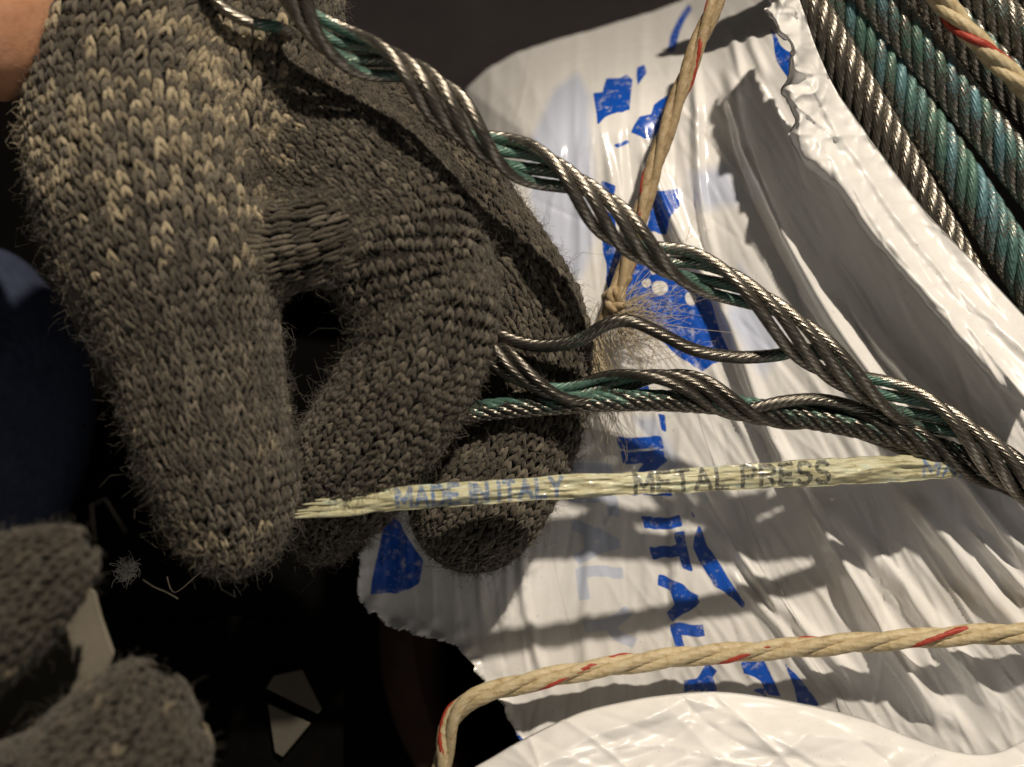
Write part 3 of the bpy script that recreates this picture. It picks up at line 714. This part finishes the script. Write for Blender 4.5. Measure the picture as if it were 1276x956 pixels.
def glove(name, chains, parent, tint_fun, fuzz, seed, ztop=-0.45):
    r_ = np.random.default_rng(seed)
    # ---- continuous backing surface: tubes of all fingers and the palm fused by a voxel remesh, then fitted to the distance field
    Vs, Fs, o = [], [], 0
    for c in chains:
        n_ = len(c.C); ext = unit(c.C[-1]-c.C[-2])
        cap = [c.C[-1]+ext*c.r[-1]*math.sin(a) for a in (0.5, 1.0, 1.35)]; capr = [c.r[-1]*math.cos(a) for a in (0.5, 1.0, 1.35)]
        ext0 = unit(c.C[0]-c.C[1])
        cap0 = [c.C[0]+ext0*c.r[0]*math.sin(a) for a in (1.35, 1.0, .5)]; capr0 = [c.r[0]*math.cos(a) for a in (1.35, 1.0, .5)]
        CC = np.vstack([cap0, c.C, cap]); RR = np.concatenate([capr0, c.r, capr])
        v, f, _, _ = sweep(CC, RR, 28); Vs.append(v); Fs.append(f+o); o += len(v)
    tmp = obj('tmp', make_mesh('tmp', np.concatenate(Vs), np.concatenate(Fs)), None)
    md = tmp.modifiers.new('r', 'REMESH'); md.mode = 'VOXEL'; md.voxel_size = 7.0*S
    dg = bpy.context.evaluated_depsgraph_get()
    me = bpy.data.meshes.new_from_object(tmp.evaluated_get(dg)); bpy.data.objects.remove(tmp, do_unlink=True)
    co = np.empty(len(me.vertices)*3, np.float32); me.vertices.foreach_get('co', co); P = co.reshape(-1, 3).astype(float)/S
    for _ in range(2):
        f, g_ = grad(chains, P); P = P-g_*(f+3.5)[:, None]
    me.vertices.foreach_set('co', (P*S).astype(np.float32).ravel()); me.name = name; me.update()
    me.polygons.foreach_set('use_smooth', np.full(len(me.polygons), True))
    gb = obj(name, me, M['glove_base'], parent)
    # ---- knit stitches, wale by wale along each finger
    allp, alln, allt, allw, allh, alltint, allrib = [], [], [], [], [], [], []
    for ci, c in enumerate(chains):
        q, s = spline(np.concatenate([c.C, c.r[:, None]], 1), c.course)
        ext = unit(q[-1, :3]-q[-2, :3]); ncap = int(q[-1, 3]*1.5/c.course)
        T, N, B = frames_up(q[:, :3])
        rows = [(q[i, :3], q[i, 3], T[i], N[i], B[i], s[i]) for i in range(len(q))]
        for a in range(1, ncap):
            an = min(a*c.course/q[-1, 3], 1.5)
            rows.append((q[-1, :3]+ext*q[-1, 3]*math.sin(an), q[-1, 3]*math.cos(an), T[-1], N[-1], B[-1], s[-1]+a*c.course))
        rmax = q[:, 3].max(); nw_main = int(2*math.pi*np.median(q[:, 3])/c.wale)
        for ri, (p, r, t, n_, b_, sv) in enumerate(rows):
            nw = nw_main
            while 2*math.pi*r/nw < c.wale*0.62 and nw > 4: nw = int(nw*0.7)
            while 2*math.pi*r/nw > c.wale*1.35: nw = int(nw*1.25)+1
            th = np.arange(nw)/nw*2*math.pi+0.08*math.sin(sv/60.0+ci)
            d = np.cos(th)[:, None]*n_+np.sin(th)[:, None]*b_
            pp = p+d*max(r, 3.0)
            m = d[:, 2] > ztop-0.25
            if not m.any(): continue
            pp = pp[m]; th = th[m]
            allp.append(pp); allt.append(np.repeat(t[None], len(pp), 0)); allw.append(np.full(len(pp), min(2*math.pi*max(r, 3)/nw, c.wale*1.3)))
            allh.append(np.full(len(pp), c.course)); allrib.append(np.full(len(pp), 1.0 if c.rib else 0.0))
            alltint.append(np.stack([np.full(len(pp), ci), np.full(len(pp), sv), th], 1))
    P = np.concatenate(allp); Tn = np.concatenate(allt); w_ = np.concatenate(allw); h_ = np.concatenate(allh); info = np.concatenate(alltint); rb = np.concatenate(allrib)
    P = P+r_.normal(0, 1.2, P.shape)
    for _ in range(3):
        f, g_ = grad(chains, P); P = P-g_*np.clip(f, -25, 25)[:, None]
    own = np.stack([c.sdf(P) for c in chains]); mine = own[info[:, 0].astype(int), np.arange(len(P))]
    f, Nn = grad(chains, P)
    keep = (mine <= own.min(0)+5.5) & (np.abs(f) < 3) & (Nn[:, 2] > ztop)
    P, Tn, w_, h_, info, Nn, rb = (a[keep] for a in (P, Tn, w_, h_, info, Nn, rb))
    Tn = unit(Tn-Nn*(Tn*Nn).sum(1)[:, None]); Bn = np.cross(Nn, Tn)
    tint = tint_fun(P, info, r_)
    # leg template: bowed spindle
    ns, nr = 6, 6
    sv = np.linspace(-1, 1, nr); prof = np.clip(1-sv**2*0.97, 0.0, 1)**0.62; th = np.linspace(0, 2*np.pi, ns, endpoint=False)
    Vs, Cs = [], []
    for sgn in (-1, 1):
        al = (0.32+r_.normal(0, 0.15, len(P)))*(1-0.75*rb)
        Ld = Tn*np.cos(al)[:, None]+sgn*Bn*np.sin(al)[:, None]
        Sd = unit(np.cross(Nn, Ld))
        half = (h_*(0.92+r_.normal(0, 0.13, len(P)))); rad = w_*(0.235+r_.normal(0, .03, len(P)))
        c0 = P+Bn*(sgn*w_*0.205)[:, None]+Nn*(r_.normal(0.3, 0.9, len(P)))[:, None]
        bow = np.full(len(P), 2.4)
        v = (c0[:, None, None]+Ld[:, None, None]*(half[:, None]*sv[None])[:, :, None, None]
             +Nn[:, None, None]*((bow[:, None]*(1-sv**2)[None]*1.3-1.5))[:, :, None, None]
             +Sd[:, None, None]*(rad[:, None, None]*prof[None, :, None]*np.cos(th)[None, None])[..., None]
             +Nn[:, None, None]*(rad[:, None, None]*prof[None, :, None]*np.sin(th)[None, None])[..., None])
        Vs.append(v.reshape(-1, 3)); tt = tint*(1+r_.normal(0, .12, (len(P), 1)))
        Cs.append(np.repeat(np.clip(tt, 0.005, 1), ns*nr, axis=0))
    V = np.concatenate(Vs); nb = len(P)*2
    F = (grid_faces(nr, ns, True)[None]+(np.arange(nb)*ns*nr)[:, None, None]).reshape(-1, 4)
    obj('knit_stitches', make_mesh('knit_stitches', V, F, {'tint': np.concatenate(Cs)}), M['yarn'], gb, 'stuff')
    # ---- loose fibres standing off the yarn
    ok = np.flatnonzero(Nn[:, 2] > -0.25); ix = ok[r_.integers(0, len(ok), fuzz)]
    stt = P[ix]+Nn[ix]*2.5+Tn[ix]*r_.normal(0, 6, (fuzz, 1))+Bn[ix]*r_.normal(0, 6, (fuzz, 1))
    dd = Nn[ix]*r_.uniform(0.0, 0.75, (fuzz, 1))+r_.normal(0, .75, (fuzz, 3))
    V, F = fibres('f', stt, dd, np.minimum(r_.gamma(2.0, 3.0, fuzz), 30), 0.26, None, None, 1.6, 4)
    cc = np.repeat(np.clip(tint[ix]*1.25+0.012, 0, 1), 12, axis=0)
    obj('yarn_fuzz', make_mesh('yarn_fuzz', V, F, {'tint': cc}), M['yarn'], gb, 'stuff')
    print(name, 'stitches', len(P)); return gb

hand = thing('gloved_hand', 'hand in a thick dark grey marled knit glove pinching the printed tape', 'gloved hand', (250, 300, 200))
main_chains = [
 Chain([(262, -90, 150, 138), (226, 0, 165, 140), (184, 80, 185, 140), (181, 195, 205, 142), (206, 310, 222, 134), (237, 420, 236, 108), (258, 520, 242, 98), (279, 605, 240, 87), (286, 646, 236, 70)], 12.4, 11.0),
 Chain([(330, -110, 120, 100), (312, 10, 142, 112), (305, 110, 162, 112), (312, 195, 176, 96), (322, 255, 184, 66)], 12.4, 11.0),
 Chain([(330, 130, 150, 100), (400, 196, 172, 100), (458, 248, 188, 98), (500, 296, 200, 95), (506, 330, 206, 95), (516, 366, 200, 84)], 11.0, 7.6),
 Chain([(538, 352, 200, 74), (536, 404, 206, 80), (497, 494, 196, 80), (440, 582, 168, 76), (407, 636, 142, 56), (403, 660, 132, 40)], 10.6, 9.2),
 Chain([(420, 165, 110, 85), (520, 205, 112, 78), (580, 285, 108, 74), (645, 395, 98, 80), (660, 480, 98, 72), (640, 556, 98, 74), (600, 620, 96, 80), (590, 634, 95, 76)], 11.0, 10.0),
 Chain([(290, 312, 205, 54), (360, 305, 232, 56), (420, 290, 240, 50), (480, 262, 230, 40)], 12.5, 16.0, 0, True),
]
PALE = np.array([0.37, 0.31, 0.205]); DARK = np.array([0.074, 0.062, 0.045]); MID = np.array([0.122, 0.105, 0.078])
def tint_main(P, info, r_):
    n_ = len(P); k = (D-P[:, 2])/D; X = P[:, 0]/k+CX; Y = -P[:, 1]/k+CY
    ci = info[:, 0]; sv = info[:, 1]
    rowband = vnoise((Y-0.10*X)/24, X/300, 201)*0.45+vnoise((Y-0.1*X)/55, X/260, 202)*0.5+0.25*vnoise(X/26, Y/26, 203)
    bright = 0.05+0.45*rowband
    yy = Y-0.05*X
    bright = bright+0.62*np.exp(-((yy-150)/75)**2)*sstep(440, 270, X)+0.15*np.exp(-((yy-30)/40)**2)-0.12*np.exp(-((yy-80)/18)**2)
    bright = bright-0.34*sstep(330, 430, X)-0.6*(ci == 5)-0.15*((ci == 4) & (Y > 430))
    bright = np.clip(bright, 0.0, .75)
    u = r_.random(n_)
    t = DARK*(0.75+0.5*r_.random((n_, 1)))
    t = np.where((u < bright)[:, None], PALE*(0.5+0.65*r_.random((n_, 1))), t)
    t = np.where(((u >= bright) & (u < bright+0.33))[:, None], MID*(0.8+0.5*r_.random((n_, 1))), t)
    return t
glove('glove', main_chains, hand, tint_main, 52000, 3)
wr = Chain([(-620, -560, 160, 210), (-360, -360, 200, 165), (-150, -180, 240, 130), (-70, -80, 250, 122), (-38, -5, 255, 114), (-16, 42, 252, 102), (4, 86, 246, 72), (13, 112, 242, 42), (17, 124, 240, 12)])
CC = wr.C; V, F, _, _ = sweep(CC, wr.r, 40); 
obj('wrist', make_mesh('wrist', V, F), M['skin'], hand)

hand2 = thing('gloved_hand', 'blurred second gloved hand low in the corner with two separate knit fingertips', 'gloved hand', (40, 860, 370))
low_chains = [
 Chain([(-170, 845, 470, 98), (-90, 806, 475, 95), (-20, 765, 480, 85), (42, 722, 482, 62), (78, 698, 482, 40)], 11, 10),
 Chain([(-170, 1030, 460, 66), (-40, 1016, 460, 72), (70, 988, 462, 79), (140, 936, 464, 82), (172, 888, 464, 62)], 11, 10),
 Chain([(60, 1020, 452, 66), (150, 972, 456, 76), (195, 940, 458, 64)], 11, 10),
]
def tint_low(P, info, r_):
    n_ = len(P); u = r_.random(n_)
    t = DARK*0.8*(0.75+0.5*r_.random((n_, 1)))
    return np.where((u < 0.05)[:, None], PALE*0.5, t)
glove('glove', low_chains, hand2, tint_low, 4500, 5)

# ------------------------------------------------------------------ navy trouser leg
C, s = wspline([(-700, 440, -300, 250), (-420, 470, -300, 250), (-220, 500, -300, 246), (-110, 515, -300, 232), (0, 525, -300, 204), (55, 528, -300, 160), (88, 530, -300, 96), (101, 531, -300, 45), (105, 531, -300, 12)], 8)
V, F, dd, nn = sweep(C[:, :3], C[:, 3], 96)
V = V+dd*(5*(1-2*np.abs(vnoise(V[:, 0]/60+V[:, 1]/50, V[:, 1]/120-V[:, 0]/140, 300)))+3*vnoise(V[:, 0]/30, V[:, 1]/30, 301))[:, None]
ext = V.reshape(-1, 96, 3)
tr = obj('trouser_leg', make_mesh('trouser_leg', V, F), M['navy'])
tag(tr, 'dark navy trouser knee in shade behind the gloved thumb', 'trousers')

# ------------------------------------------------------------------ lint and straws
def tuft(label, at, n, size, mat, dirmean, spread):
    st_ = W(np.array(at, float))[None]+rng.normal(0, size*.22, (n, 3))
    V, F = fibres('f', st_, np.array(dirmean)[None]+rng.normal(0, spread, (n, 3)), rng.uniform(.3, 1.1, n)*size, 0.55, None, None, 1.3, 8)
    o = obj('lint_tuft', make_mesh('lint_tuft', V, F), mat); tag(o, label, 'lint'); return o
tuft('tuft of white lint stuck to the outer edge of the glove thumb', (80, 334, 268), 170, 13, M['lint'], (.2, -.2, .3), .7)
tuft('pale tuft of lint hanging in the dark under the thumb tip', (160, 710, 110), 170, 14, M['lint'], (-.3, -.2, 0), .7)
def straw(label, pts, r, mat):
    C, s = wspline(pts, 2.0); V, F, dd, nn = sweep(C, r, 8)
    o = obj('straw', make_mesh('straw', V, F), mat); tag(o, label, 'straw'); return o
straw('short yellow straw sticking out of the thumb edge', [(106, 373, 246), (114, 378, 248), (122, 384, 250)], 1.0, M['twine'])
straw('long thin pale straw below the lint tuft under the thumb', [(178, 722, 84), (192, 731, 86), (208, 738, 88), (222, 746, 86)], 1.2, M['fibre'])
straw('thin straw curving up towards the thumb tip', [(212, 734, 90), (208, 718, 110), (218, 738, 92), (250, 713, 150)], 0.7, M['fibre'])
